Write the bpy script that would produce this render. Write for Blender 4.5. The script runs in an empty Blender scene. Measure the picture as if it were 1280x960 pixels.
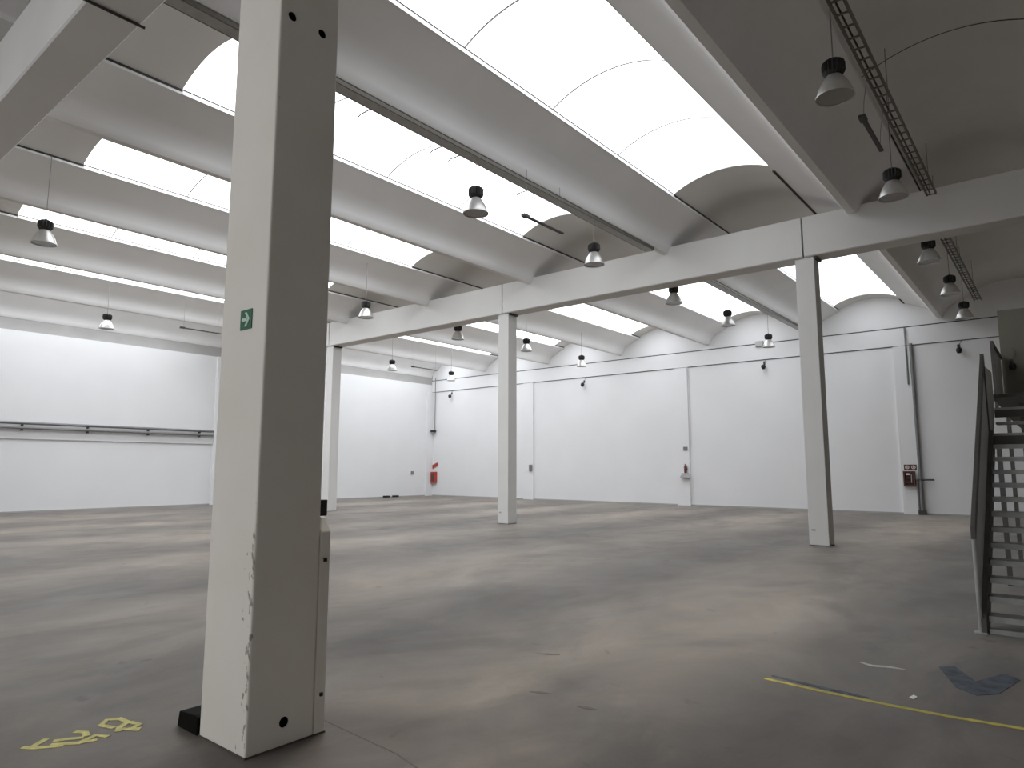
import bpy, bmesh, math, random
from mathutils import Vector, Matrix
random.seed(7)
scene = bpy.context.scene
COL = scene.collection
PI = math.pi

# ------------------------------------------------------------------ camera
CAM_H = 1.6
F_PX, PITCH, YAW, ROLL = 840.236, 0.12445, 0.686487, 0.0017890
def make_camera():
    fwd = Vector((-math.sin(YAW)*math.cos(PITCH), math.cos(YAW)*math.cos(PITCH), math.sin(PITCH)))
    r = Vector((math.cos(YAW), math.sin(YAW), 0))
    u = r.cross(fwd)
    r2 = r*math.cos(ROLL) + u*math.sin(ROLL)
    u2 = -r*math.sin(ROLL) + u*math.cos(ROLL)
    cd = bpy.data.cameras.new('camera')
    cd.sensor_fit = 'HORIZONTAL'; cd.sensor_width = 36.0
    cd.lens = F_PX*36.0/1280.0
    cd.clip_start = 0.05; cd.clip_end = 300
    c = bpy.data.objects.new('camera', cd); COL.objects.link(c)
    m = Matrix((r2, u2, -fwd)).transposed().to_4x4()
    m.translation = Vector((0, 0, CAM_H))
    c.matrix_world = m
    scene.camera = c
make_camera()

# ------------------------------------------------------------------ daylight and exposure
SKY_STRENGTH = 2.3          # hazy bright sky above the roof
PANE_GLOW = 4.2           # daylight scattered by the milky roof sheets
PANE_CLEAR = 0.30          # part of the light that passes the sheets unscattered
SUN_STRENGTH = 10.0
world = bpy.data.worlds.new('sky'); scene.world = world
world.use_nodes = True
bg = world.node_tree.nodes['Background']
bg.inputs[0].default_value = (0.93, 0.96, 1.0, 1); bg.inputs[1].default_value = SKY_STRENGTH
# veiled sun split into three tilted suns, extras added to spread its light lengthwise
for i, ty in enumerate((-0.52, -0.24, 0.04)):
    sd = bpy.data.lights.new('sun', 'SUN'); sd.energy = SUN_STRENGTH/3; sd.angle = math.radians(9); sd.color = (1.0, 0.97, 0.92)
    sun = bpy.data.objects.new('sun', sd); COL.objects.link(sun)
    sun.rotation_euler = Vector((0.265, ty, -1)).to_track_quat('-Z', 'Y').to_euler()
    sun.location = (-8, 10 - 12*ty, 20)
scene.view_settings.view_transform = 'Standard'
scene.view_settings.look = 'None'
scene.view_settings.gamma = 1.0
scene.view_settings.use_curve_mapping = False
scene.view_settings.exposure = 0.0
try:
    scene.cycles.max_bounces = 10; scene.cycles.diffuse_bounces = 7; scene.cycles.transparent_max_bounces = 12
    scene.cycles.sample_clamp_indirect = 8
    scene.cycles.use_denoising = True
except Exception:
    pass

# ------------------------------------------------------------------ materials
def lin(c):
    c = c/255.0
    return c/12.92 if c <= 0.04045 else ((c+0.055)/1.055)**2.4
def srgb(r, g, b): return (lin(r), lin(g), lin(b), 1)
def new_mat(name):
    m = bpy.data.materials.new(name); m.use_nodes = True
    return m, m.node_tree.nodes, m.node_tree.links, m.node_tree.nodes['Principled BSDF']
def plain(name, col, rough=0.6, metal=0.0, noise=0.06, scale=8.0, spec=0.5, bump=0.0):
    m, n, l, b = new_mat(name)
    tc = n.new('ShaderNodeTexCoord')
    nz = n.new('ShaderNodeTexNoise'); nz.inputs['Scale'].default_value = scale; nz.inputs['Detail'].default_value = 4
    l.new(tc.outputs['Object'], nz.inputs['Vector'])
    mr = n.new('ShaderNodeMapRange'); mr.inputs[1].default_value = 0.3; mr.inputs[2].default_value = 0.7
    mr.inputs[3].default_value = 1-noise; mr.inputs[4].default_value = 1+noise
    l.new(nz.outputs[0], mr.inputs[0])
    hs = n.new('ShaderNodeHueSaturation'); hs.inputs['Color'].default_value = col
    l.new(mr.outputs[0], hs.inputs['Value'])
    l.new(hs.outputs[0], b.inputs['Base Color'])
    b.inputs['Roughness'].default_value = rough; b.inputs['Metallic'].default_value = metal
    b.inputs['Specular IOR Level'].default_value = spec
    if bump:
        bp = n.new('ShaderNodeBump'); bp.inputs['Strength'].default_value = bump; bp.inputs['Distance'].default_value = 0.01
        l.new(nz.outputs[0], bp.inputs['Height']); l.new(bp.outputs[0], b.inputs['Normal'])
    return m
M = {}
M['wall'] = plain('white_wall_paint', (0.80, 0.80, 0.805, 1), 0.7, noise=0.02, scale=0.6, spec=0.3)
M['roof'] = plain('white_roof_paint', (0.91, 0.905, 0.90, 1), 0.75, noise=0.03, scale=0.8, spec=0.25)
M['vault'] = plain('grey_white_vault', (0.80, 0.785, 0.755, 1), 0.8, noise=0.04, scale=0.7, spec=0.2)
M['beam'] = plain('white_beam_paint', (0.76, 0.75, 0.73, 1), 0.7, noise=0.03, scale=0.9, spec=0.3)
M['midgrey'] = plain('plain_grey', (0.42, 0.41, 0.40, 1), 0.85, noise=0.06, scale=1.5, spec=0.2)
M['dusty'] = plain('darkened_dusty_concrete', (0.13, 0.12, 0.10, 1), 0.95, spec=0.05)
M['gasket'] = plain('dark_joint_seal', (0.05, 0.045, 0.04, 1), 0.8)
M['seam'] = plain('sheet_overlap', (0.92, 0.91, 0.90, 1), 0.7)
M['curb'] = plain('white_skylight_curb', (0.9, 0.9, 0.89, 1), 0.6, noise=0.02)
M['black'] = plain('black_plastic', (0.012, 0.011, 0.010, 1), 0.5)
M['hole'] = plain('hole_shade_black', (0.006, 0.005, 0.004, 1), 0.95, spec=0.0)
M['rubber'] = plain('black_rubber', (0.008, 0.007, 0.006, 1), 0.9, spec=0.1)
M['darkmetal'] = plain('dark_grey_metal', (0.06, 0.058, 0.05, 1), 0.5, 0.4)
M['tray'] = plain('galvanised_tray', (0.16, 0.15, 0.13, 1), 0.5, 0.5)
M['galv'] = plain('galvanised_steel', (0.42, 0.42, 0.41, 1), 0.45, 0.5, noise=0.1)
M['stair'] = plain('grey_painted_steel', (0.52, 0.51, 0.49, 1), 0.5, 0.1, noise=0.08)
M['stairdark'] = plain('dark_painted_steel', (0.10, 0.095, 0.088, 1), 0.5, 0.3)
M['tread'] = plain('galvanised_tread', (0.38, 0.375, 0.36, 1), 0.45, 0.5, noise=0.1)
M['alu'] = plain('satin_aluminium', (0.62, 0.61, 0.59, 1), 0.35, 0.55)
M['lens'] = plain('grey_lamp_glass', (0.30, 0.29, 0.28, 1), 0.25)
M['pipe'] = plain('grey_wall_pipe', (0.22, 0.22, 0.22, 1), 0.5, 0.3)
M['cable'] = plain('pale_cable', (0.45, 0.45, 0.45, 1), 0.6)
M['wire'] = plain('steel_wire', (0.25, 0.24, 0.22, 1), 0.5, 0.4)
M['red'] = plain('red_paint', (0.42, 0.05, 0.035, 1), 0.45)
M['extred'] = plain('dull_red_paint', (0.16, 0.035, 0.025, 1), 0.5)
M['darkred'] = plain('dark_red_frame', (0.10, 0.03, 0.022, 1), 0.5)
M['hose'] = plain('brown_hose', (0.12, 0.06, 0.04, 1), 0.7)
M['white'] = plain('white_plastic', (0.8, 0.8, 0.78, 1), 0.5)
M['green'] = plain('sign_green', (0.0, 0.11, 0.045, 1), 0.45, noise=0.02)
M['signwhite'] = plain('sign_white', (0.55, 0.72, 0.62, 1), 0.45, noise=0.02)
M['yellow'] = plain('worn_yellow_paint', (0.50, 0.42, 0.08, 1), 0.65, noise=0.25, scale=14)
M['yellow2'] = plain('faded_yellow_paint', (0.52, 0.47, 0.16, 1), 0.7, noise=0.25, scale=20)
M['blue'] = plain('worn_blue_paint', (0.055, 0.068, 0.085, 1), 0.65, noise=0.55, scale=9)
M['scuff'] = plain('white_scuff', (0.5, 0.48, 0.45, 1), 0.7, noise=0.2)
M['dirtmark'] = plain('dark_scuff', (0.09, 0.075, 0.06, 1), 0.8)
M['office'] = plain('office_wall_paint', (0.22, 0.205, 0.165, 1), 0.75, noise=0.03, scale=1)

def column_material():
    m, n, l, b = new_mat('chipped_white_column_paint')
    tc = n.new('ShaderNodeTexCoord')
    sep = n.new('ShaderNodeSeparateXYZ'); l.new(tc.outputs['Object'], sep.inputs[0])
    nz = n.new('ShaderNodeTexNoise'); nz.inputs['Scale'].default_value = 26; nz.inputs['Detail'].default_value = 5
    mp = n.new('ShaderNodeMapping'); mp.inputs['Scale'].default_value = (1, 1, 0.5)
    l.new(tc.outputs['Object'], mp.inputs[0]); l.new(mp.outputs[0], nz.inputs['Vector'])
    # chips sit close to the front right edge, below head height
    ed = n.new('ShaderNodeMapRange'); ed.inputs[1].default_value = -0.16; ed.inputs[2].default_value = 0.0
    ed.inputs[3].default_value = 0.0; ed.inputs[4].default_value = 0.25
    l.new(sep.outputs[0], ed.inputs[0])
    zz = n.new('ShaderNodeMapRange'); zz.inputs[1].default_value = 1.2; zz.inputs[2].default_value = 1.6
    zz.inputs[3].default_value = 1.0; zz.inputs[4].default_value = 0.0
    l.new(sep.outputs[2], zz.inputs[0])
    fy = n.new('ShaderNodeMapRange'); fy.inputs[1].default_value = 0.0; fy.inputs[2].default_value = 0.02
    fy.inputs[3].default_value = 1.0; fy.inputs[4].default_value = 0.0
    l.new(sep.outputs[1], fy.inputs[0])
    m1 = n.new('ShaderNodeMath'); m1.operation = 'MULTIPLY'; l.new(ed.outputs[0], m1.inputs[0]); l.new(zz.outputs[0], m1.inputs[1])
    m2 = n.new('ShaderNodeMath'); m2.operation = 'MULTIPLY'; l.new(m1.outputs[0], m2.inputs[0]); l.new(fy.outputs[0], m2.inputs[1])
    m3 = n.new('ShaderNodeMath'); m3.operation = 'ADD'; l.new(m2.outputs[0], m3.inputs[0]); l.new(nz.outputs[0], m3.inputs[1])
    st = n.new('ShaderNodeMapRange'); st.inputs[1].default_value = 0.75; st.inputs[2].default_value = 0.80
    l.new(m3.outputs[0], st.inputs[0])
    n2 = n.new('ShaderNodeTexNoise'); n2.inputs['Scale'].default_value = 1.4; n2.inputs['Detail'].default_value = 4
    l.new(tc.outputs['Object'], n2.inputs['Vector'])
    cr = n.new('ShaderNodeValToRGB')
    cr.color_ramp.elements[0].position = 0.3; cr.color_ramp.elements[0].color = (0.80, 0.75, 0.67, 1)
    cr.color_ramp.elements[1].position = 0.75; cr.color_ramp.elements[1].color = (0.86, 0.82, 0.755, 1)
    l.new(n2.outputs[0], cr.inputs[0])
    mx = n.new('ShaderNodeMix'); mx.data_type = 'RGBA'
    l.new(st.outputs[0], mx.inputs[0]); l.new(cr.outputs[0], mx.inputs[6]); mx.inputs[7].default_value = (0.30, 0.27, 0.23, 1)
    l.new(mx.outputs[2], b.inputs['Base Color'])
    b.inputs['Roughness'].default_value = 0.6; b.inputs['Specular IOR Level'].default_value = 0.35
    return m
M['column'] = column_material()

def floor_material():
    m, n, l, b = new_mat('worn_concrete_floor')
    tc = n.new('ShaderNodeTexCoord')
    def noise(scale, sx=1, sy=1, detail=6, rough=0.55, dist=0.0):
        mp = n.new('ShaderNodeMapping'); mp.inputs['Scale'].default_value = (sx, sy, 1)
        l.new(tc.outputs['Object'], mp.inputs[0])
        t = n.new('ShaderNodeTexNoise'); t.inputs['Scale'].default_value = scale
        t.inputs['Detail'].default_value = detail; t.inputs['Roughness'].default_value = rough
        t.inputs['Distortion'].default_value = dist
        l.new(mp.outputs[0], t.inputs['Vector']); return t
    a = noise(0.55, 1.3, 0.8, 6, 0.6, 0.6)
    c = noise(2.6, 1, 0.6, 6, 0.6)
    d = noise(30, 1, 1, 3)
    r = n.new('ShaderNodeValToRGB'); e = r.color_ramp.elements
    e[0].position = 0.28; e[0].color = (0.068, 0.052, 0.039, 1)
    e[1].position = 0.72; e[1].color = (0.185, 0.159, 0.131, 1)
    e.new(0.5).color = (0.125, 0.104, 0.083, 1)
    l.new(a.outputs[0], r.inputs[0])
    r2 = n.new('ShaderNodeMapRange'); r2.inputs[1].default_value = 0.3; r2.inputs[2].default_value = 0.7
    r2.inputs[3].default_value = 0.82; r2.inputs[4].default_value = 1.14
    l.new(c.outputs[0], r2.inputs[0])
    r3 = n.new('ShaderNodeMapRange'); r3.inputs[1].default_value = 0.3; r3.inputs[2].default_value = 0.7
    r3.inputs[3].default_value = 0.96; r3.inputs[4].default_value = 1.04
    l.new(d.outputs[0], r3.inputs[0])
    mu = n.new('ShaderNodeMath'); mu.operation = 'MULTIPLY'; l.new(r2.outputs[0], mu.inputs[0]); l.new(r3.outputs[0], mu.inputs[1])
    # sparse dark specks
    s = noise(3.2, 1, 1.2, 2, 0.5, 0.4)
    sm = n.new('ShaderNodeMapRange'); sm.inputs[1].default_value = 0.70; sm.inputs[2].default_value = 0.76
    sm.inputs[3].default_value = 1.0; sm.inputs[4].default_value = 0.62
    l.new(s.outputs[0], sm.inputs[0])
    mu2 = n.new('ShaderNodeMath'); mu2.operation = 'MULTIPLY'; l.new(mu.outputs[0], mu2.inputs[0]); l.new(sm.outputs[0], mu2.inputs[1])
    pt = noise(0.42, 1.5, 0.75, 7, 0.62, 0.9)
    pm = n.new('ShaderNodeMapRange'); pm.inputs[1].default_value = 0.52; pm.inputs[2].default_value = 0.60
    pm.inputs[3].default_value = 1.0; pm.inputs[4].default_value = 0.74
    l.new(pt.outputs[0], pm.inputs[0])
    mu3 = n.new('ShaderNodeMath'); mu3.operation = 'MULTIPLY'; l.new(mu2.outputs[0], mu3.inputs[0]); l.new(pm.outputs[0], mu3.inputs[1])
    mu2 = mu3
    hs = n.new('ShaderNodeHueSaturation'); l.new(r.outputs[0], hs.inputs['Color']); l.new(mu2.outputs[0], hs.inputs['Value'])
    l.new(hs.outputs[0], b.inputs['Base Color'])
    rr = n.new('ShaderNodeMapRange'); rr.inputs[1].default_value = 0.3; rr.inputs[2].default_value = 0.7
    rr.inputs[3].default_value = 0.36; rr.inputs[4].default_value = 0.52
    l.new(c.outputs[0], rr.inputs[0]); l.new(rr.outputs[0], b.inputs['Roughness'])
    b.inputs['Specular IOR Level'].default_value = 0.05
    b.inputs['Sheen Weight'].default_value = 0.24; b.inputs['Sheen Roughness'].default_value = 0.45   # dusty sheen, added to brighten the far floor at grazing view
    bp = n.new('ShaderNodeBump'); bp.inputs['Strength'].default_value = 0.08; bp.inputs['Distance'].default_value = 0.01
    l.new(c.outputs[0], bp.inputs['Height']); l.new(bp.outputs[0], b.inputs['Normal'])
    return m
M['floor'] = floor_material()

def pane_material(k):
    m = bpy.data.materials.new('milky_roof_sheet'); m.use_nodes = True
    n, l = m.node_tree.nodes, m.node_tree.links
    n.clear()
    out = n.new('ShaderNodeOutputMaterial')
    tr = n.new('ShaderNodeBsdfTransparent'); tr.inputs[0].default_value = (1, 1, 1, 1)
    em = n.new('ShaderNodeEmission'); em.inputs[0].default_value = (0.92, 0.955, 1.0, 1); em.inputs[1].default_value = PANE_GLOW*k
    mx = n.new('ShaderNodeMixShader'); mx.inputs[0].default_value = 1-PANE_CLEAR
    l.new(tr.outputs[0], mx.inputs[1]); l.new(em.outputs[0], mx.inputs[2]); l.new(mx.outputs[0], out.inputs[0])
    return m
# glow raised sheet by sheet towards the left wall, to brighten that side
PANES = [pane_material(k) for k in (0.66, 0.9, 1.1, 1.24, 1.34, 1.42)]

# ------------------------------------------------------------------ mesh helpers
class MB:
    def __init__(self): self.bm = bmesh.new()
    def box(self, x0, x1, y0, y1, z0, z1):
        v = [self.bm.verts.new((x, y, z)) for x in (x0, x1) for y in (y0, y1) for z in (z0, z1)]
        for f in ((0,1,3,2),(4,6,7,5),(0,4,5,1),(2,3,7,6),(0,2,6,4),(1,5,7,3)):
            self.bm.faces.new([v[i] for i in f])
        return self
    def prism(self, pts, axis, a, b):
        """pts: closed polygon in the two other axes; extruded along axis from a to b"""
        def mk(p, t):
            if axis == 0: return (t, p[0], p[1])
            if axis == 1: return (p[0], t, p[1])
            return (p[0], p[1], t)
        A = [self.bm.verts.new(mk(p, a)) for p in pts]; B = [self.bm.verts.new(mk(p, b)) for p in pts]
        n = len(pts)
        self.bm.faces.new(A); self.bm.faces.new(B[::-1])
        for i in range(n): self.bm.faces.new((A[i], B[i], B[(i+1) % n], A[(i+1) % n]))
        return self
    def loft(self, rings, closed=True, caps=True):
        R = [[self.bm.verts.new(p) for p in r] for r in rings]
        n = len(R[0])
        for a, b in zip(R, R[1:]):
            for i in range(n if closed else n-1):
                self.bm.faces.new((a[i], b[i], b[(i+1) % n], a[(i+1) % n]))
        if caps and closed:
            self.bm.faces.new(R[0]); self.bm.faces.new(R[-1][::-1])
        return self
    def tube(self, path, r, seg=10):
        path = [Vector(p) for p in path]; rings = []
        for i, p in enumerate(path):
            d = (path[min(i+1, len(path)-1)] - path[max(i-1, 0)]).normalized()
            up = Vector((0, 0, 1)) if abs(d.z) < 0.9 else Vector((1, 0, 0))
            s = d.cross(up).normalized(); t = s.cross(d).normalized()
            rings.append([p + (s*math.cos(2*PI*k/seg) + t*math.sin(2*PI*k/seg))*r for k in range(seg)])
        return self.loft(rings)
    def lathe(self, prof, c=(0, 0, 0), seg=24, caps=False):
        c = Vector(c); rings = [[c + Vector((r*math.cos(2*PI*k/seg), r*math.sin(2*PI*k/seg), z)) for k in range(seg)] for r, z in prof]
        return self.loft(rings, True, caps)
    def build(self, name, mat, parent=None, bevel=0.0, smooth=None, kind=None):
        bmesh.ops.recalc_face_normals(self.bm, faces=self.bm.faces[:])
        if bevel:
            bmesh.ops.bevel(self.bm, geom=[e for e in self.bm.edges if len(e.link_faces) == 2 and e.calc_face_angle(0) > 0.5],
                            offset=bevel, segments=2, affect='EDGES', profile=0.5)
        me = bpy.data.meshes.new(name); self.bm.to_mesh(me); self.bm.free()
        me.materials.append(M[mat] if isinstance(mat, str) else mat)
        if smooth is not None:
            me.shade_smooth(); me.set_sharp_from_angle(angle=math.radians(smooth))
        o = bpy.data.objects.new(name, me); COL.objects.link(o)
        if parent is not None: o.parent = parent
        if kind: o['kind'] = kind
        return o
def tag(o, label, cat, group=None):
    o['label'] = label; o['category'] = cat
    if group: o['group'] = group
    return o
def thing(name, loc, label, cat, group=None):
    o = bpy.data.objects.new(name, None); COL.objects.link(o); o.location = loc
    o.empty_display_size = 0.2
    return tag(o, label, cat, group)
def structure(mb, name, mat, **k): return mb.build(name, mat, kind='structure', **k)
def dup(root, loc, label):
    r = root.copy(); COL.objects.link(r); r.location = loc; r['label'] = label
    for ch in list(root.children):
        c = ch.copy(); COL.objects.link(c); c.parent = r
        for g in list(ch.children):
            d = g.copy(); COL.objects.link(d); d.parent = c
    return r

# ------------------------------------------------------------------ dimensions of the hall
XL, XR, YR, YW = -28.9, 7.0, -10.5, 27.8          # left, right, rear and back wall faces
YA0, YA1 = 2.07, 2.59                             # near beam
YC0, YC1 = 15.12, 15.64                           # middle beam
ZB0, ZB1 = 6.21, 7.11                             # beam underside and top
TIP = 6.95
RIBX = [-3.1 - 4.33*k for k in range(7)]          # underside lines of the roof ribs
EDGE_Z, SPR, APEX, HALF = 7.64, 7.72, 7.99, 1.06
CX = [-4.125, -12.78, -21.44]                     # middle column row

# ------------------------------------------------------------------ floor and walls
structure(MB().box(XL-0.3, XR+0.3, YR-0.3, YW+0.3, -0.2, 0.0), 'floor', 'floor')
structure(MB().box(XL-0.3, XL, YR, YW+0.3, 0, 6.5), 'wall_left', 'wall')
structure(MB().box(XL-0.3, XL-0.12, YR, YW+0.3, 6.5, 8.4), 'wall_left_top', 'midgrey')  # grey band, toned darker than the wall below
structure(MB().box(XR, XR+0.3, YR, YW+0.3, 0, 8.4), 'wall_right', 'wall')
# rear wall behind the viewer; its opening is added to light the column front
structure(MB().box(XL-0.3, -12, YR-0.3, YR, 0, 8.4).box(-12, -1.5, YR-0.3, YR, 5.0, 8.4).box(-1.5, XR+0.3, YR-0.3, YR, 0, 8.4), 'wall_rear', 'wall')
structure(MB().box(XL, XR, YW, YW+0.3, 0, 8.4), 'wall_back', 'wall')
# edge beam along the head of the back wall, with its dark joints
structure(MB().box(XL, XR, YW-0.05, YW, 6.07, 6.72), 'trim_1', 'wall')
structure(MB().box(XL, XR, YW-0.056, YW, 6.72, 6.755), 'trim_2', 'gasket')
structure(MB().box(XL, XR, YW-0.02, YW, 6.045, 6.07), 'trim_3', 'darkmetal')
# pilasters
t = 4
for x0, x1 in ((-4.62, -4.05), (-13.32, -12.7), (-21.95, -21.3)):
    structure(MB().box(x0, x1, YW-0.09, YW-0.0005, 0, 6.045), 'trim_%d' % t, 'wall'); t += 1
structure(MB().box(XL, XL+0.12, 14.55, 15.1, 0, 6.5), 'trim_%d' % t, 'wall'); t += 1
structure(MB().box(XL, XL+0.12, YW-0.5, YW, 0, 6.045), 'trim_%d' % t, 'wall'); t += 1
# thin dark foot of the walls
structure(MB().box(XL+0.12, XR, YW-0.012, YW, 0, 0.05), 'baseboard_back', 'midgrey')
structure(MB().box(XL, XL+0.012, YR, YW-0.5, 0, 0.05), 'baseboard_left', 'midgrey')

# ------------------------------------------------------------------ roof: ribs, vaults, skylights
PROF = [(0.07, 0.0), (0.105, 0.03), (0.16, 0.13), (0.23, 0.25), (0.33, 0.345), (0.50, 0.44), (0.72, 0.545), (0.92, 0.635), (HALF, EDGE_Z-TIP)]
def rib_under(dx):
    dx = abs(dx)
    if dx <= PROF[0][0]: return TIP
    for (a, za), (b, zb) in zip(PROF, PROF[1:]):
        if dx <= b: return TIP + za + (zb-za)*(dx-a)/(b-a)
    return SPR + 0.1
def rib_ring(x, y, zmin=None, left=True):
    pts = [(x+a, TIP+z) for a, z in PROF] + [(x+HALF, SPR), (x+HALF-0.03, SPR), (x+HALF-0.12, EDGE_Z+0.02), (x+0.2, TIP+0.45)]
    if left: pts += [(2*x-p, z) for p, z in pts[::-1]]
    else: pts += [(x-0.12, TIP+0.45), (x-0.12, TIP)]
    if zmin is not None: pts = [(px, max(pz, zmin+0.002*i/len(pts))) for i, (px, pz) in enumerate(pts)]
    return [(px, y, pz) for px, pz in pts]
def rib_mesh(mb, x, y0, y1, n0=None, n1=None, left=True):
    """n0 / n1: y up to which the rib is notched over a beam"""
    z = ZB1 + 0.004
    rings = []
    if n0: rings += [rib_ring(x, y0, z, left), rib_ring(x, n0, z, left), rib_ring(x, n0+0.002, None, left)]
    else: rings += [rib_ring(x, y0, None, left)]
    if n1: rings += [rib_ring(x, n1-0.002, None, left), rib_ring(x, n1, z, left), rib_ring(x, y1, z, left)]
    else: rings += [rib_ring(x, y1, None, left)]
    return mb.loft(rings)
def arc(x0, x1, z0, z1, n=14):
    out = []
    w = (x1-x0)/2; h = z1-z0; R = (w*w+h*h)/(2*h); c = (x0+x1)/2; zc = z1-R
    a = math.asin(w/R)
    for i in range(n+1):
        t = -a + 2*a*i/n
        out.append((c+R*math.sin(t), zc+R*math.cos(t)))
    return out
def vault_mesh(mb, x0, x1, y0, y1):
    lo = arc(x0, x1, SPR, APEX); hi = arc(x0, x1, SPR+0.07, APEX+0.07)
    mb.loft([[(p[0], y, p[1]) for p in lo+hi[::-1]] for y in (y0, y1)])
BAYS = {'near': (2.33, 15.38, 4.55, 13.5), 'far': (15.38, YW-0.004, 18.2, 27.0), 'rear': (YR, 2.33, -8.4, -3.2)}
ORD = ['nearest the stairs', 'second from the stairs', 'third from the stairs', 'fourth from the stairs', 'fifth from the stairs', 'sixth from the stairs']
rear = MB(); solid = MB()
wn = 1
for bay, (y0, y1, s0, s1) in BAYS.items():
    for k, x in enumerate(RIBX):
        if bay == 'rear':
            rib_mesh(rear, x, y0, y1, None, YA0-0.004, left=(k < 6)); continue
        mb = MB()
        if bay == 'near': rib_mesh(mb, x, y0, y1, YA1+0.004, YC0-0.004, left=(k < 6))
        else: rib_mesh(mb, x, y0, y1, YC1+0.004, None, left=(k < 6))
        o = mb.build('roof_rib', 'roof', smooth=40)
        where = 'front bay' if bay == 'near' else 'far bay beyond the middle beam'
        lab = ('white roof rib of the %s, %s' % (where, ORD[k])) if k < 6 else ('white half roof rib of the %s, against the left wall' % where)
        tag(o, lab, 'roof rib', 'roof ribs of the ' + ('front bay' if bay == 'near' else 'far bay'))
        # dark seals where the opaque vaults meet the rib
        for sx in ((-1, 1) if k < 6 else (1,)):
            for a, b in ((y0+(0.3 if bay == 'near' else 0), s0), (s1, y1)):
                if sx > 0: gm = MB().box(x+HALF-0.004, x+HALF+0.016, a, b, SPR-0.034, SPR-0.002)
                else: gm = MB().box(x-HALF-0.035, x-HALF+0.022, a, b, EDGE_Z-0.014, EDGE_Z+0.03)
                gm.build('edge_seal', 'gasket', o)
    # end rib to the right of the picture, part of the roof shell
    for x in (RIBX[0]+4.33, RIBX[0]+8.66):
        rib_mesh(solid if bay != 'rear' else rear, x, y0, y1)
    for k in range(-3, 6):
        xa = RIBX[0]-4.33*(k+1)+HALF if k >= 0 else RIBX[0]-4.33*(k+1)+HALF
        xb = RIBX[0]-4.33*k-HALF
        tgt = rear if bay == 'rear' else solid
        if k < 0:
            # opaque vault sheets, laid with open seams
            ys = [y0, y1]
            if k == -1 and bay == 'near': ys = [y0, 11.15, y1]
            vault_mesh(tgt, xa, min(xb, XR), y0, y1)
            if k == -1:
                lo3 = arc(xa+0.01, min(xb, XR)-0.01, SPR-0.003, APEX-0.003)
                for q in ys[1:-1]:
                    sm = MB().loft([[(p[0], yy, p[1]) for p in lo3] for yy in (q-0.012, q+0.012)], closed=False, caps=False)
                    structure(sm, 'trim_%d' % (20+wn+int(q)), 'gasket')
            continue
        vault_mesh(tgt, xa, xb, y0, s0); vault_mesh(tgt, xa, xb, s1, y1)
        lo = arc(xa+0.005, xb-0.005, SPR+0.012, APEX+0.03)
        pane = MB().loft([[(p[0], y, p[1]) for p in lo] for y in (s0-0.05, s1+0.05)], closed=False, caps=False)
        w = structure(pane, 'window_%d' % wn, PANES[k], smooth=60); wn += 1
        for q0, q1 in ((xa-0.008, xa+0.010), (xb-0.010, xb+0.008)):
            MB().box(q0, q1, s0, s1, EDGE_Z, SPR-0.012).build('window_frame', 'curb', w)
            MB().box(q0-0.001, q1+0.001, s0, s1, SPR-0.012, SPR+0.010).build('window_seal', 'gasket', w)
        y = s0+2.1; lo2 = arc(xa+0.006, xb-0.006, SPR-0.004, APEX+0.012)
        while y < s1-0.8:
            MB().loft([[(p[0], yy, p[1]) for p in lo2] for yy in (y-0.016, y+0.016)], closed=False, caps=False).build('window_seam', 'seam', w); y += 2.2
structure(solid, 'ceiling', 'vault', smooth=40)
structure(rear, 'ceiling_rear', 'roof', smooth=40)

# ------------------------------------------------------------------ beams and columns
def beam(x0, x1, ya, yb, label, group):
    c = 0.02
    pr = [(ya+c, ZB0), (yb-c, ZB0), (yb, ZB0+c), (yb, ZB1), (ya, ZB1), (ya, ZB0+c)]
    o = MB().prism(pr, 0, x0, x1).build('roof_beam', 'beam')
    # dusty unpainted upper face, darkened to keep bounced light off the vault
    o.data.materials.append(M['dusty'])
    for p in o.data.polygons:
        if p.normal.z > 0.9: p.material_index = 1
    return tag(o, label, 'beam', group)
g = 'beams over the middle column row'
beam(XL+0.002, CX[2]-0.02, YC0, YC1, 'white beam from the left wall to the farthest middle column', g)
beam(CX[2]+0.02, CX[1]-0.02, YC0, YC1, 'white beam between the farthest and the centre column of the middle row', g)
beam(CX[1]+0.02, CX[0]-0.02, YC0, YC1, 'white beam between the centre column and the right column of the middle row', g)
beam(CX[0]+0.02, XR-0.002, YC0, YC1, 'white beam running right from the right column over the stairs', g)
g = 'beams over the foreground column row'
beam(XL+0.002, -12.562, YA0, YA1, 'white beam of the foreground row at the far left edge', g)
beam(-12.538, -3.912, YA0, YA1, 'big white beam crossing the top left corner towards the foreground column', g)
beam(-3.888, XR-0.002, YA0, YA1, 'white beam overhead to the right of the foreground column', g)
# the foreground row's far columns, outside the picture, carry its beam
structure(MB().box(-12.75, -12.25, 2.11, 2.55, 0, ZB0), 'wall_column', 'wall')

def with_holes(o, cyl):
    """cut round cable holes out of a column"""
    bm = bmesh.new()
    for c, r, ax, d in cyl:
        m = Matrix.Translation(c) @ (Matrix.Rotation(PI/2, 4, 'Y') if ax == 'x' else Matrix.Rotation(PI/2, 4, 'X'))
        bmesh.ops.create_cone(bm, cap_ends=True, segments=24, radius1=r, radius2=r, depth=d, matrix=m)
    me = bpy.data.meshes.new('cutter'); bm.to_mesh(me); bm.free()
    cu = bpy.data.objects.new('cutter', me); COL.objects.link(cu); cu.parent = o.parent
    md = o.modifiers.new('holes', 'BOOLEAN'); md.operation = 'DIFFERENCE'; md.object = cu; md.solver = 'EXACT'
    bpy.context.view_layer.update()
    dg = bpy.context.evaluated_depsgraph_get()
    nm = bpy.data.meshes.new_from_object(o.evaluated_get(dg))
    o.modifiers.clear(); o.data = nm
    bpy.data.objects.remove(cu)
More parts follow.
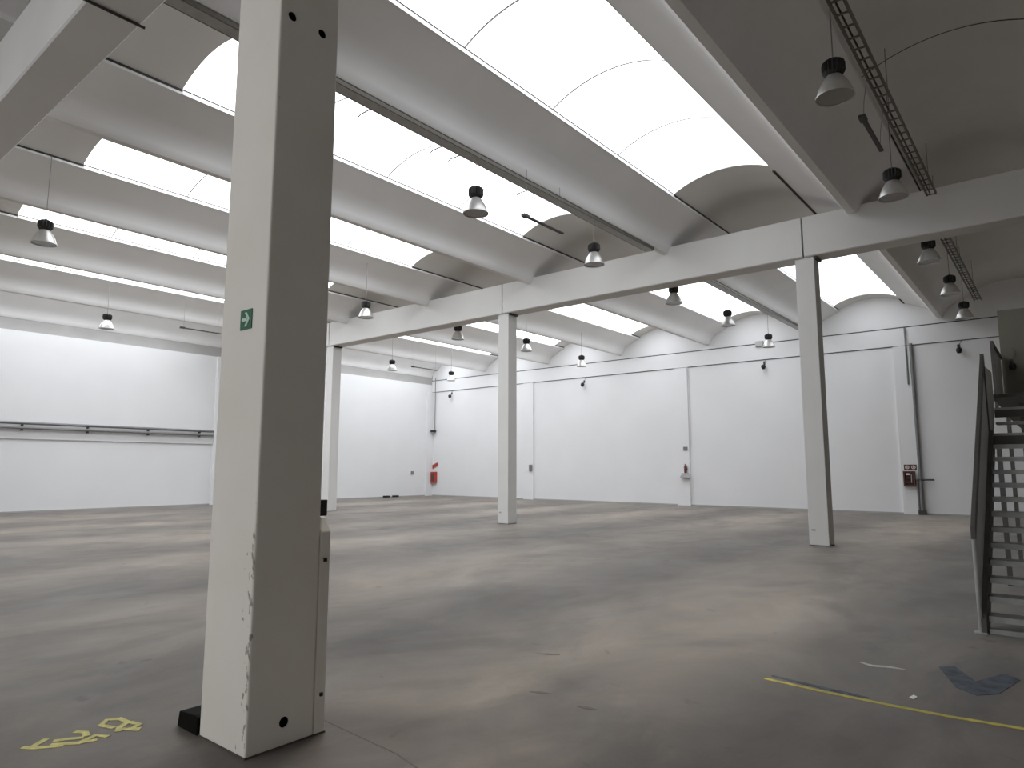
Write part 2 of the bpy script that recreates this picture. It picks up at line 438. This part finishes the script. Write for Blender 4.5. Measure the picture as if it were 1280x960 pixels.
# foreground column: local origin at its front right edge
FX, FY = -3.628, 2.11
col = thing('concrete_column', (FX, FY, 0), 'large white square column in the foreground with scuffed edges and a green arrow sign', 'column', None)
sh = MB().box(-0.526, 0, 0, 0.437, 0, ZB0-0.001)
sh = sh.build('shaft', 'column', col, bevel=0.012)
HOLES = [((0, 0.085, 4.48), 0.030, 'x', 0.16), ((0, 0.31, 4.48), 0.030, 'x', 0.16), ((0, 0.235, 0.135), 0.031, 'x', 0.16)]
with_holes(sh, HOLES)
for c, r, ax, d in HOLES:
    h = MB().lathe([(0.0005, -0.02), (r-0.0015, -0.02), (r-0.0015, 0.040)], (0, 0, 0), 20).build('hole_shade', 'hole', col)  # black cup stands for the shade inside the hole
    h.rotation_euler = (0, PI/2, 0); h.location = (c[0]-0.045, c[1], c[2])
# steel guard plate on its back face
gp = [(-0.5, 0.0), (0, 0.0), (0, 1.2), (-0.06, 1.29), (-0.44, 1.29), (-0.5, 1.2)]
gpl = MB().prism(gp, 1, 0.44, 0.515).build('guard_plate', 'column', col, bevel=0.006)
MB().box(-0.002, 0.012, 0.466, 0.486, 1.02, 1.04).build('bolt', 'black', gpl)
MB().box(-0.002, 0.012, 0.472, 0.490, 0.22, 0.24).build('bolt', 'black', gpl)
MB().box(-0.08, -0.01, 0.437, 0.49, 1.30, 1.40).build('socket_box', 'black', col, bevel=0.004)
# dirt line at the foot
MB().box(-0.530, 0.004, -0.004, 0.52, 0.0, 0.010).build('foot_joint', 'dirtmark', col)

LBL = ['slim white column right of centre, nearest the stairs', 'slim white column at the picture centre, second in the middle row',
       'white column partly hidden behind the foreground column, farthest of the middle row']
for i, cx in enumerate(CX):
    c = thing('concrete_column', (cx, YC0+0.26, 0), LBL[i], 'column', 'slim columns of the middle row')
    MB().box(-0.198, 0.198, -0.196, 0.196, 0, ZB0-0.001).build('shaft', 'beam', c, bevel=0.01)
    MB().box(-0.202, 0.202, -0.2, 0.2, 0.0, 0.012).build('foot_joint', 'dirtmark', c)
    MB().box(-0.14, -0.06, -0.20, -0.195, 0.30, 0.34).build('anchor_hole', 'cable', c)
    # bearing pad between column head and beam
    MB().box(0.198, 0.26, -0.19, 0.19, ZB0-0.05, ZB0-0.002).build('bearing_pad', 'darkmetal', c)

# ------------------------------------------------------------------ stairs and raised office
ST = thing('metal_staircase', (-0.78, 8.25, 0), 'grey steel staircase with open treads and solid side guard at the right edge', 'staircase')
NS = 13; RISE = 2.07/NS; GO = 0.2085
SX0, SX1 = 0.0, 1.3                              # local x of the two sides
for k in range(NS-1):
    z = RISE*(k+1); y = GO*k+0.05
    mb = MB().box(SX0+0.07, SX1-0.07, y, y+0.24, z-0.035, z)
    mb.box(SX0+0.07, SX1-0.07, y, y+0.02, z-0.055, z-0.035)
    mb.build('tread', 'tread', ST)
MB().box(SX0+0.07, SX1-0.07, 0.0, 0.035, 0.0, 0.045).build('base_rail', 'tread', ST)
def stringer(x0, x1):
    s = RISE/GO
    L = GO*NS
    pts = [(-0.05, 0.0), (0.26, 0.0), (L+0.10, RISE*NS-0.22), (L+0.10, RISE*NS+0.04), (L-0.02, RISE*NS+0.04), (-0.05, 0.14)]
    return MB().prism(pts, 0, x0, x1)
stringer(0.013, 0.06).build('stringer', 'stairdark', ST, bevel=0.003)
stringer(SX1-0.06, SX1-0.013).build('stringer', 'stairdark', ST, bevel=0.003)
L = GO*NS
slope = RISE/GO
def guard(x):
    pts = [(0.0, 0.012), (0.2, 0.10), (L, L*slope+0.04), (L, L*slope+0.92), (0.0, 0.92)]
    return MB().prism(pts, 0, x, x+0.012)
def rail(x, w=0.045, h=0.13):
    pts = [(-0.04, 0.90), (L, L*slope+0.92), (L, L*slope+0.92+h), (-0.04, 0.90+h)]
    return MB().prism(pts, 0, x-w/2, x+w/2)
for x in (0.0, SX1-0.012):
    guard(x).build('side_guard', 'stair', ST)
    rail(x+0.006).build('handrail', 'stairdark', ST, bevel=0.006)
    MB().tube([(x+0.006, -0.03, 0), (x+0.006, -0.03, 0.9)], 0.02, 12).build('post', 'galv', ST)
    MB().box(x-0.05, x+0.06, -0.08, 0.02, 0, 0.012).build('foot_plate', 'galv', ST)
# landing, two more steps, upper landing
lz, ly = 2.07, L
MB().box(0.03, SX1-0.03, ly, ly+0.95, lz-0.035, lz).build('landing', 'tread', ST)
MB().box(0.03, SX1-0.03, ly, ly+0.05, lz-0.16, lz-0.035).build('landing_beam', 'stairdark', ST)
MB().box(0.05, SX1-0.05, ly+0.75, ly+1.0, 2.26-0.035, 2.26).build('tread', 'tread', ST)
uy = ly+0.98
MB().box(0.03, SX1-0.03, uy, uy+0.35, 2.48-0.035, 2.48).build('tread', 'tread', ST)
MB().box(0.03, SX1-0.03, uy, uy+0.05, 2.48-0.14, 2.48-0.035).build('landing_beam', 'stairdark', ST)
MB().box(-0.02, SX1+0.02, uy+0.40, 6.56, 2.71-0.05, 2.71).build('landing', 'stairdark', ST)
for x in (0.0, SX1-0.012):
    p = [(L, lz), (uy+1.0, lz+0.55), (6.55, 2.71), (6.55, 3.55), (uy+0.9, 3.55), (uy+0.9, 3.25), (L, lz+0.92)]
    pts = [(L, lz-0.02), (uy, lz+0.1), (uy+0.4, 2.65), (uy+0.4, 3.05), (L, lz+0.92)]
    MB().prism(pts, 0, x, x+0.012).build('side_guard', 'stair', ST)
    MB().prism([(4.75, 2.71), (6.55, 2.71), (6.55, 3.55), (4.75, 3.55)], 0, x, x+0.012).build('side_guard', 'stair', ST)
    MB().box(x-0.016, x+0.028, 4.72, 6.55, 3.55, 3.62).build('handrail', 'stairdark', ST, bevel=0.006)
    MB().box(x-0.016, x+0.028, 4.70, 4.75, 2.4, 3.62).build('post', 'stairdark', ST)
    MB().box(x-0.016, x+0.028, L-0.02, L+0.04, 2.0, 3.14).build('post', 'stairdark', ST)
for px, py, h in ((0.06, 3.5, 1.93), (0.32, 4.6, 2.6), (0.62, 4.6, 2.6), (SX1-0.06, 3.5, 1.93), (SX1-0.06, 4.6, 2.6), (0.06, 6.3, 2.6)):
    MB().box(px-0.03, px+0.03, py-0.03, py+0.03, 0, h).build('support_post', 'stairdark', ST)

OX, OY = -0.765, 14.83
off = MB()
off.box(OX, XR, OY, OY+0.15, 2.55, 4.45)                # front wall
off.box(OX, OX+0.15, OY+0.15, YW, 2.55, 4.45)           # side wall
off.box(OX+0.15, XR, OY+0.15, YW, 2.55, 2.71)           # deck
off.box(OX+0.15, XR, OY+0.15, YW, 4.38, 4.45)           # roof
structure(off, 'wall_office', 'office')

# ------------------------------------------------------------------ cable trays under the ribs
def tray(x, y0, y1, z, w, label, hang, mat='tray', h=0.06):
    T = thing('cable_tray', (x, y0, z), label, 'cable tray', 'long cable trays under the roof')
    L = y1-y0
    for s in (-1, 1):
        MB().box(s*w/2-0.011, s*w/2+0.011, 0, L, 0, h).build('side_rail', mat, T)
    if not hang:
        MB().box(-w/2+0.011, w/2-0.011, 0, L, 0.0, 0.004).build('tray_base', 'galv', T)
    y = 0.1; r = None
    while hang and y < L:
        if r is None: r = rr = MB().box(-w/2+0.011, w/2-0.011, 0, 0.03, 0.008, 0.022).build('rung', mat, T)
        else: rr = r.copy(); COL.objects.link(rr); rr.parent = T
        rr.location = (0, y, 0); y += 0.28
    MB().tube([(-0.02, 0.0, 0.034), (-0.015, L*0.5, 0.034), (-0.02, L, 0.034)], 0.012, 8).build('cable_run', 'black', T)
    if hang:
        y = 0.5
        while y < L:
            MB().box(-0.006, 0.006, y, y+0.012, 0.010, hang-z+0.02).build('hanger', 'wire', T); y += 3.8
    return T
tray(-7.48, 2.62, 14.45, TIP-0.075, 0.20, 'grey cable tray under the rib behind the bright top skylight', None)
tray(-7.48, 15.7, 27.0, TIP-0.075, 0.20, 'grey cable tray beyond the middle beam, left of the right column', None)
tray(-1.62, 2.62, 14.8, 6.86, 0.15, 'dark ladder cable tray across the dark vault at top right', 7.80)
tray(-1.74, 15.75, 25.0, 6.80, 0.17, 'dark ladder cable tray beyond the middle beam, above the stairs', 7.79)
# short wire arms at the side of the front tray
for k, y in enumerate((5.95, 7.45, 7.87, 9.75)):
    o = MB().tube([(-7.57, y, 6.90), (-7.84, y, 6.90), (-7.87, y-0.02, 6.86)], 0.010, 6).build('wire_arm', 'wire')
    tag(o, ['bent wire arm on the cable tray, nearest the foreground column', 'bent wire arm on the cable tray, second from the foreground column',
            'bent wire arm on the cable tray, just left of the hanging lamp', 'bent wire arm on the cable tray, farthest from the foreground column'][k], 'wire', 'wire arms on the front cable tray')
# thin conduit over the soffit of the near beam
tag(MB().tube([(-7.16, YA0-0.3, ZB0-0.016), (-7.16, YA1+0.03, ZB0-0.016)], 0.015, 8).build('conduit', 'darkmetal'),
    'dark conduit crossing under the beam in the top left corner', 'conduit')

# ------------------------------------------------------------------ high bay lamps
def make_lamp(label):
    T = thing('pendant_lamp', (0, 0, 0), label, 'lamp', 'bell shaped hall lamps')
    rings = []
    for r, z, fin in ((0.05, 0.262, 0), (0.09, 0.275, 0), (0.108, 0.30, 0.004), (0.12, 0.33, 0.012), (0.12, 0.43, 0.012), (0.112, 0.45, 0.004), (0.085, 0.47, 0)):
        rings.append([((r+(fin if k % 2 else -fin))*math.cos(2*PI*k/32), (r+(fin if k % 2 else -fin))*math.sin(2*PI*k/32), z) for k in range(32)])
    MB().loft(rings).build('gear_housing', 'black', T)
    outer = [(0.085, 0.27), (0.10, 0.25), (0.125, 0.215), (0.155, 0.165), (0.18, 0.115), (0.198, 0.06), (0.206, 0.022), (0.218, 0.016), (0.220, 0.0)]
    inner = [(r-0.007, z) for r, z in outer[::-1]]
    MB().lathe(outer+inner, seg=32).build('reflector', 'alu', T, smooth=40)
    MB().lathe([(0.0005, 0.012), (0.205, 0.012), (0.208, 0.016), (0.0005, 0.018)], seg=32).build('glass_cover', 'lens', T)
    MB().lathe([(0.0005, 0.24), (0.03, 0.235), (0.04, 0.19), (0.034, 0.13), (0.0005, 0.11)], seg=16).build('bulb', 'white', T, smooth=60)
    MB().tube([(0, 0, 0.468), (0, 0, 0.50)], 0.02, 10).build('hook', 'darkmetal', T)
    return T
LAMPS = [
 ((-1.80, 8.28, 6.0), None, 'largest hanging bell lamp, top right under the dark vault'),
 ((-1.80, 11.77, 5.88), None, 'hanging bell lamp just in front of the middle beam at the right'),
 ((-7.46, 8.12, 5.9), TIP-0.075, 'hanging bell lamp against the second skylight above the centre'),
 ((-7.46, 11.86, 5.9), TIP-0.075, 'hanging bell lamp before the middle beam, between the centre and right columns'),
 ((-15.02, 3.99, 5.9), None, 'hanging bell lamp at upper left, near the left edge'),
 ((-22.9, 7.93, 5.9), None, 'hanging bell lamp low at left, above the left wall'),
 ((-7.62, 15.98, 5.88), TIP-0.075, 'hanging bell lamp right under the middle beam, left of the right column'),
 ((-7.62, 19.63, 5.9), TIP-0.075, 'hanging bell lamp beyond the middle beam against the far skylight end'),
 ((-7.9, 24.11, 5.9), None, 'hanging bell lamp by the back wall, just left of the right column'),
 ((-15.46, 16.0, 5.88), None, 'hanging bell lamp under the middle beam, left of the centre column'),
 ((-15.16, 19.34, 5.9), None, 'hanging bell lamp just right of the centre column'),
 ((-22.88, 19.5, 5.9), None, 'small far hanging bell lamp above the left wall, right of the foreground column'),
 ((-23.34, 23.71, 5.9), None, 'small far hanging bell lamp near the far left corner'),
 ((-15.64, 23.76, 5.9), None, 'hanging bell lamp by the back wall, right of the centre column'),
 ((-15.31, 12.02, 5.9), None, 'hanging bell lamp beside the foreground column, before the middle beam'),
 ((-1.89, 16.1, 5.9), None, 'hanging bell lamp under the beam at right, above the right column side'),
 ((-1.86, 19.1, 5.81), None, 'hanging bell lamp in the far dark bay at right, above the far wall'),
 ((-1.87, 22.1, 5.74), None, 'farthest dark hanging bell lamp at right, by the head of the back wall'),
 ((-22.9, 11.9, 5.9), None, 'hanging bell lamp half hidden by the left edge of the foreground column'),
]
first = None
def above(x, y):
    best = 9
    for rx in RIBX + [RIBX[0]+4.33]:
        if abs(x-rx) <= HALF: return rib_under(x-rx)
    for k in range(-2, 6):
        xa = RIBX[0]-4.33*(k+1)+HALF; xb = RIBX[0]-4.33*k-HALF
        if xa <= x <= xb:
            a = arc(xa, xb, SPR, APEX, 40)
            return min(a, key=lambda p: abs(p[0]-x))[1]
    return 7.9
for i, (p, top, lab) in enumerate(LAMPS):
    if first is None: first = make_lamp(lab); first.location = p; o = first
    else: o = dup(first, p, lab)
    LAMPS[i] = (p, top, lab, o)
for p, top, lab, o in LAMPS:
    zt = (top - 0.001 if top and abs(p[0]+7.48) < 0.1 else above(p[0], p[1]) + 0.01) - p[2]
    MB().tube([(0, 0, 0.495), (0.004, 0, zt)], 0.007, 6).build('suspension_wire', 'wire', o)

# hanging tube lights
def tube_light(x, y0, y1, z, label, side=None):
    T = thing('tube_light', (x, y0, z), label, 'light', 'thin tube lights on wires')
    L = y1-y0
    MB().box(-0.03, 0.03, 0, L, 0, 0.035).build('tube_body', 'darkmetal', T, bevel=0.008)
    MB().box(-0.045, 0.045, -0.02, 0.14, -0.01, 0.05).build('end_box', 'darkmetal', T, bevel=0.008)
    for y in (0.1, L-0.1):
        MB().tube([(0, y, 0.03), side or (0, y, above(x, y0+y)+0.01-z)] if not side else [(0, y, 0.03), (side[0]*0.3, y, side[1]*0.5), (side[0], y, side[1])], 0.004, 6).build('suspension_wire', 'wire', T)
tube_light(-7.28, 9.2, 10.45, 6.14, 'thin dark tube light hanging below the second skylight at top centre')
tube_light(-1.78, 9.64, 10.9, 6.31, 'thin dark tube light hanging beside the dark tray at top right', (0.0695, 0.585))
tube_light(-22.9, 10.2, 11.6, 6.30, 'thin dark tube light hanging at left above the left wall')
tube_light(-22.9, 20.7, 22.3, 6.20, 'far thin tube light hanging near the far left corner')

# ------------------------------------------------------------------ fittings on the back wall
def floodlight(x, z, y, label, cz, k=0.8):
    T = thing('wall_floodlight', (x, y, z), label, 'floodlight', 'black floodlights along the back wall')
    MB().box(-0.05, 0.05, -0.03, 0.0, 0.14, 0.30).build('wall_plate', 'darkmetal', T, bevel=0.004)
    MB().tube([(0, -0.02, 0.2), (0.04, -0.22, 0.18), (0.03, -0.26, 0.04)], 0.016, 8).build('bracket_arm', 'darkmetal', T)
    MB().lathe([(0.0005, 0.10), (0.08, 0.10), (0.11, 0.05), (0.115, -0.02), (0.075, -0.12), (0.0005, -0.14)], (0.03, -0.26, 0), 18).build('lamp_head', 'black', T, smooth=40)
    MB().tube([(0.02, -0.02, 0.28), (0.11, -0.03, 0.42), (0.10, -0.03, 0.66), (0.04, -0.03, cz)], 0.016, 8).build('feed_cable', 'pipe', T)
    T.scale = (k, k, k)
    return T
FW = YW-0.001
floodlight(-27.28, 5.72, FW, 'black floodlight on the back wall near the far left corner', 1.25)
floodlight(-18.15, 5.68, FW, 'black floodlight on the back wall right of the centre column', 1.25)
floodlight(-9.32, 5.74, FW, 'black floodlight on the back wall left of the right column', 1.25)
floodlight(-2.60, 5.68, FW, 'black floodlight on the back wall above the stairs', 1.25)
T = floodlight(-0.62, 3.40, OY-0.001, 'black bracket lamp on the dark office wall at the right edge', 0.7, 0.5)
# junction box on the edge beam
tag(MB().box(-9.62, -9.30, YW-0.14, YW-0.051, 6.62, 6.84).build('junction_box', 'cable', bevel=0.01), 'grey junction box at the head of the back wall behind a lamp', 'box')
def pipe(path, r, name, mat, label, cat, group=None, seg=10):
    return tag(MB().tube(path, r, seg).build(name, mat, smooth=50), label, cat, group)
pipe([(-4.19, YW-0.12, 6.7), (-4.19, YW-0.12, 4.62)], 0.03, 'conduit', 'pipe', 'short grey conduit on the upper half of the right pilaster', 'conduit')
P = thing('water_pipe', (-4.02, YW-0.15, 0), 'grey standpipe with tee handle running down the back wall by the right pilaster', 'pipe')
MB().tube([(-0.01, 0, 6.1), (0, 0, 0.0)], 0.055, 12).build('riser', 'pipe', P, smooth=50)
MB().tube([(-0.10, 0, 1.22), (-0.10, 0, 0.05)], 0.035, 10).build('drain_pipe', 'pipe', P, smooth=50)
MB().tube([(-0.10, -0.03, 1.22), (0.42, -0.03, 1.22)], 0.030, 10).build('branch', 'darkmetal', P)
MB().box(-0.135, 0.09, -0.06, 0.1, 0, 0.16).build('foot', 'darkmetal', P, bevel=0.01)
pipe([(-12.66, YW-0.05, 6.04), (-12.66, YW-0.05, 2.55)], 0.012, 'conduit', 'white', 'thin pale conduit down the centre pilaster of the back wall', 'conduit')
pipe([(-28.6, YW-0.06, 6.9), (-28.6, YW-0.06, 3.75)], 0.022, 'conduit', 'pipe', 'thin grey conduit down the far left corner', 'conduit')
tag(MB().box(-28.72, -28.52, YW-0.3, YW-0.02, 3.68, 3.80).build('security_camera', 'black', bevel=0.01), 'small black camera at the end of the far left corner conduit', 'camera')

# fire point on the right pilaster
fy = YW-0.091
S = thing('fire_sign', (-4.32, fy, 1.65), 'dark red fire sign with two white pictograms on the right pilaster', 'sign')
MB().box(-0.2, 0.2, -0.008, 0, -0.09, 0.10).build('plate', 'darkred', S)
pic = MB()
for cx in (-0.1, 0.1):
    n = 14
    for k in range(n):
        a, b = 2*PI*k/n, 2*PI*(k+1)/n
        pic.prism([(cx+0.045*math.cos(a), 0.005+0.045*math.sin(a)), (cx+0.065*math.cos(a), 0.005+0.065*math.sin(a)),
                   (cx+0.065*math.cos(b), 0.005+0.065*math.sin(b)), (cx+0.045*math.cos(b), 0.005+0.045*math.sin(b))], 1, -0.012, -0.008)
    pic.box(cx-0.015, cx+0.015, -0.012, -0.008, -0.02, 0.03)
pic.build('pictogram', 'white', S)
H = thing('hose_cabinet', (-4.36, fy, 1.25), 'dark red fire hose cabinet with glass front on the right pilaster', 'cabinet')
fr = MB().box(-0.18, 0.18, -0.16, 0, 0.22, 0.27).box(-0.18, 0.18, -0.16, 0, -0.27, -0.22).box(-0.18, -0.13, -0.16, 0, -0.22, 0.22).box(0.13, 0.18, -0.16, 0, -0.22, 0.22).box(-0.13, 0.13, -0.02, 0, -0.22, 0.22)
fr.build('frame', 'darkred', H)
hs = MB()
for rr in (0.05, 0.085, 0.12):
    path = [(rr*math.cos(2*PI*k/20), -0.09, rr*math.sin(2*PI*k/20)-0.04) for k in range(21)]
    hs.tube(path, 0.016, 8)
hs.build('hose', 'hose', H, smooth=60)
MB().box(-0.09, 0.02, -0.155, -0.145, 0.13, 0.19).build('notice', 'white', H)
MB().tube([(0.08, -0.15, -0.15), (0.08, -0.15, 0.16)], 0.014, 8).build('nozzle', 'cable', H)

# extinguishers
def extinguisher(x, y, z, label, k=0.68):
    E = thing('fire_extinguisher', (x, y, z), label, 'fire extinguisher')
    MB().lathe([(0.0005, 0), (0.075, 0.0), (0.085, 0.02), (0.085, 0.40), (0.07, 0.46), (0.03, 0.49), (0.025, 0.53), (0.0005, 0.53)], seg=20).build('cylinder', 'extred', E, smooth=40)
    MB().box(-0.02, 0.02, -0.09, 0.03, 0.53, 0.56).build('valve_handle', 'black', E, bevel=0.004)
    MB().tube([(0.03, -0.02, 0.52), (0.11, -0.03, 0.47), (0.115, -0.03, 0.2), (0.10, -0.03, 0.12)], 0.014, 8).build('hose', 'black', E)
    MB().box(-0.09, 0.09, 0.07, 0.10, 0.2, 0.32).build('wall_bracket', 'darkmetal', E)
    E.scale = (k, k, k)
    return E
E1 = extinguisher(-12.87, YW-0.09-0.071, 1.405, 'small dark red fire extinguisher on the centre pilaster of the back wall')
tag(MB().box(-12.97, -12.77, YW-0.115, YW-0.091, 2.38, 2.54).build('switch_box', 'pipe', bevel=0.006), 'small grey box above the extinguisher on the centre pilaster', 'box')
sc = MB().prism([(-13.1, 1.20), (-12.64, 1.20), (-12.74, 1.40), (-12.98, 1.40)], 1, YW-0.26, YW-0.091)
tag(sc.build('extinguisher_shelf', 'cable', bevel=0.004), 'small pale shelf under the extinguisher on the centre pilaster', 'shelf')
H2 = thing('hose_cabinet', (-28.58, YW-0.001, 1.06), 'bright red hose cabinet in the far left corner', 'cabinet')
MB().box(-0.18, 0.18, -0.2, 0, -0.32, 0.32).build('body', 'red', H2, bevel=0.02)
MB().box(-0.11, 0.11, -0.206, -0.2, -0.22, 0.22).build('door', 'hose', H2)
S2 = thing('fire_sign', (-28.55, YW-0.001, 1.72), 'small red flag sign above the hose cabinet in the far left corner', 'sign')
MB().prism([(-0.2, -0.16), (0.2, 0.02), (0.2, 0.2), (-0.2, 0.06)], 1, -0.05, -0.03).build('plate', 'red', S2)
MB().box(-0.02, 0.02, -0.03, 0, -0.05, 0.05).build('bracket', 'white', S2)
tag(MB().box(-21.52, -21.34, YW-0.16, YW-0.091, 1.45, 1.78).build('switch_box', 'pipe', bevel=0.01), 'small grey switch box on the back wall right of the centre column', 'box')
tag(MB().box(XL+0.001, XL+0.07, 26.2, 26.36, 1.25, 1.42).build('switch_box', 'pipe', bevel=0.01), 'small grey switch box on the left wall beside the red corner cabinet', 'box')

# ------------------------------------------------------------------ pipes on the left wall
def wall_pipe(z, r, label, brackets):
    W = thing('wall_pipe', (XL+0.12, -4, z), label, 'pipe', 'pipes along the left wall')
    MB().tube([(0, 0, 0), (0, 18.5, 0)], r, 12).build('pipe_run', 'pipe', W, smooth=50)
    for y in brackets:
        MB().box(-0.119, 0.05, y+4-0.02, y+4+0.02, -r-0.06, -r+0.01).build('bracket', 'darkmetal', W)
wall_pipe(3.17, 0.05, 'upper of the two grey pipes along the left wall', (7.5, 9.6, 11.8, 13.9))
wall_pipe(3.00, 0.045, 'lower of the two grey pipes along the left wall', (7.5, 9.6, 11.8, 13.9))
pipe([(XL+0.03, -4, 2.60), (XL+0.03, 14.5, 2.61)], 0.016, 'wall_cable', 'cable', 'thin pale cable under the pipes on the left wall', 'cable')
for y, lab in ((24.35, 'left of the two small black blocks at the foot of the left wall'), (25.0, 'right of the two small black blocks at the foot of the left wall')):
    o = MB().box(XL+0.02, XL+0.22, y-0.17, y+0.17, 0.0, 0.10).build('black_block', 'black', bevel=0.02)
    tag(o, lab, 'block')

# ------------------------------------------------------------------ green exit sign on the foreground column
X = thing('exit_sign', (-3.848, FY-0.001, 2.507), 'green escape sign with white arrow on the foreground column', 'sign')
MB().box(-0.066, 0.066, -0.005, 0.0012, -0.062, 0.062).build('plate', 'green', X, bevel=0.001)
ar = MB()
ar.prism([(-0.045, -0.010), (0.012, -0.010), (0.012, 0.010), (-0.045, 0.010)], 1, -0.0075, -0.005)
ar.prism([(-0.012, 0.044), (0.010, 0.044), (0.046, 0.0), (0.010, -0.044), (-0.012, -0.044), (0.020, 0.0)], 1, -0.0076, -0.005)
ar.build('arrow', 'signwhite', X)

# ------------------------------------------------------------------ floor: small things and paint
tag(MB().prism([(-4.42, 0.0), (-4.16, 0.0), (-4.16, 0.105), (-4.20, 0.112), (-4.40, 0.095)], 1, 2.10, 2.26).build('rubber_block', 'rubber', bevel=0.008),
    'black rubber block on the floor at the left foot of the foreground column', 'block')
def patch(name, pts, mat, label, cat, z=0.0025, group=None):
    o = MB().prism(pts, 2, 0.0, z).build(name, mat)
    return tag(o, label, cat, group)
def strip(pts, w):
    L, R = [], []
    for i, p in enumerate(pts):
        a = Vector(pts[max(i-1, 0)]); b = Vector(pts[min(i+1, len(pts)-1)])
        d = (b-a).normalized(); n = Vector((-d.y, d.x))
        ww = w[i] if isinstance(w, (list, tuple)) else w
        L.append((p[0]+n.x*ww/2, p[1]+n.y*ww/2)); R.append((p[0]-n.x*ww/2, p[1]-n.y*ww/2))
    return L + R[::-1]
patch('floor_line', strip([(-1.92, 5.41), (-1.5, 5.37), (-1.12, 5.36), (-0.7, 5.37), (-0.33, 5.42), (0.4, 5.5), (1.2, 5.55)], 0.045), 'yellow', 'yellow painted line on the floor at the lower right', 'floor marking', 0.003)
patch('floor_line', strip([(-1.90, 5.52), (-1.62, 5.47), (-1.35, 5.44), (-1.2, 5.43)], [0.03, 0.05, 0.05, 0.02]), 'blue', 'faded blue painted line behind the yellow floor line', 'floor marking')
patch('floor_arrow', [(-0.93, 6.62), (-0.83, 6.72), (-0.66, 6.36), (-0.50, 6.75), (-0.40, 6.62), (-0.50, 6.12), (-0.62, 5.98), (-0.76, 6.10)], 'blue', 'worn blue painted arrow on the floor in front of the stairs', 'floor marking')
patch('floor_scuff', strip([(-1.46, 6.36), (-1.36, 6.31), (-1.24, 6.36), (-1.13, 6.36)], [0.02, 0.06, 0.06, 0.02]), 'scuff', 'white scuffed streak on the floor before the stairs', 'floor marking')
patch('paper_scrap', [(-0.985, 5.62), (-0.95, 5.60), (-0.94, 5.67), (-0.97, 5.70)], 'white', 'tiny white paper scrap on the floor between yellow line and arrow', 'paper', 0.004)
FM = thing('floor_marking', (0, 0, 0), 'faded yellow sprayed markings on the floor left of the foreground column', 'floor marking')
strokes = [
  [(-4.81, 1.52), (-4.74, 1.43), (-4.70, 1.445)], [(-4.77, 1.385), (-4.70, 1.43), (-4.62, 1.545)],
  [(-4.74, 1.53), (-4.70, 1.60), (-4.66, 1.66)], [(-4.69, 1.50), (-4.60, 1.60), (-4.56, 1.70)],
  [(-4.80, 1.66), (-4.74, 1.70), (-4.67, 1.68)], [(-4.58, 1.60), (-4.64, 1.72), (-4.56, 1.76)],
  [(-4.80, 1.93), (-4.86, 1.86), (-4.79, 1.80), (-4.68, 1.84)], [(-4.84, 1.92), (-4.72, 1.93), (-4.66, 1.86), (-4.60, 1.83)],
  [(-4.71, 1.94), (-4.62, 1.96), (-4.58, 1.89), (-4.63, 1.86)], [(-4.60, 1.88), (-4.55, 1.93), (-4.53, 1.90)],
]
for i, s in enumerate(strokes):
    MB().prism(strip(s, 0.038), 2, 0.0, 0.0025+0.0002*i).build('paint_stroke', 'yellow2', FM)
# crack lines in the slab
for i, (pts, lab) in enumerate((
    ([(-3.88, 2.75), (-3.4, 2.72), (-3.05, 2.70), (-2.83, 2.65), (-2.2, 2.6)], 'thin crack in the floor running right from the foreground column'),)):
    patch('floor_crack', strip(pts, 0.010), 'dirtmark', lab, 'crack', 0.0015)
for i, (x, y, a, l_, lab) in enumerate(((-3.05, 4.05, 0.4, 0.16, 'dark scuff on the floor right of the foreground column'), (-2.62, 4.0, 0.2, 0.14, 'dark scuff on the floor near the lower middle of the picture'),
                                  (-3.6, 4.9, 0.5, 0.2, 'dark narrow scuff on the floor in the brown shaded strip'))):
    d = Vector((math.cos(a), math.sin(a))); c = Vector((x, y))
    patch('floor_scuff', strip([tuple(c-d*l_/2), tuple(c), tuple(c+d*l_/2)], [0.01, 0.045, 0.01]), 'dirtmark', lab, 'floor marking', 0.0015)
# small black bucket under the stairs
B = MB().lathe([(0.0005, 0.0), (0.09, 0.0), (0.115, 0.16), (0.12, 0.165), (0.105, 0.16), (0.085, 0.01), (0.0005, 0.01)], (-0.42, 11.2, 0), 20)
tag(B.build('bucket', 'black', smooth=40), 'small black bucket on the floor behind the stair treads', 'bucket')
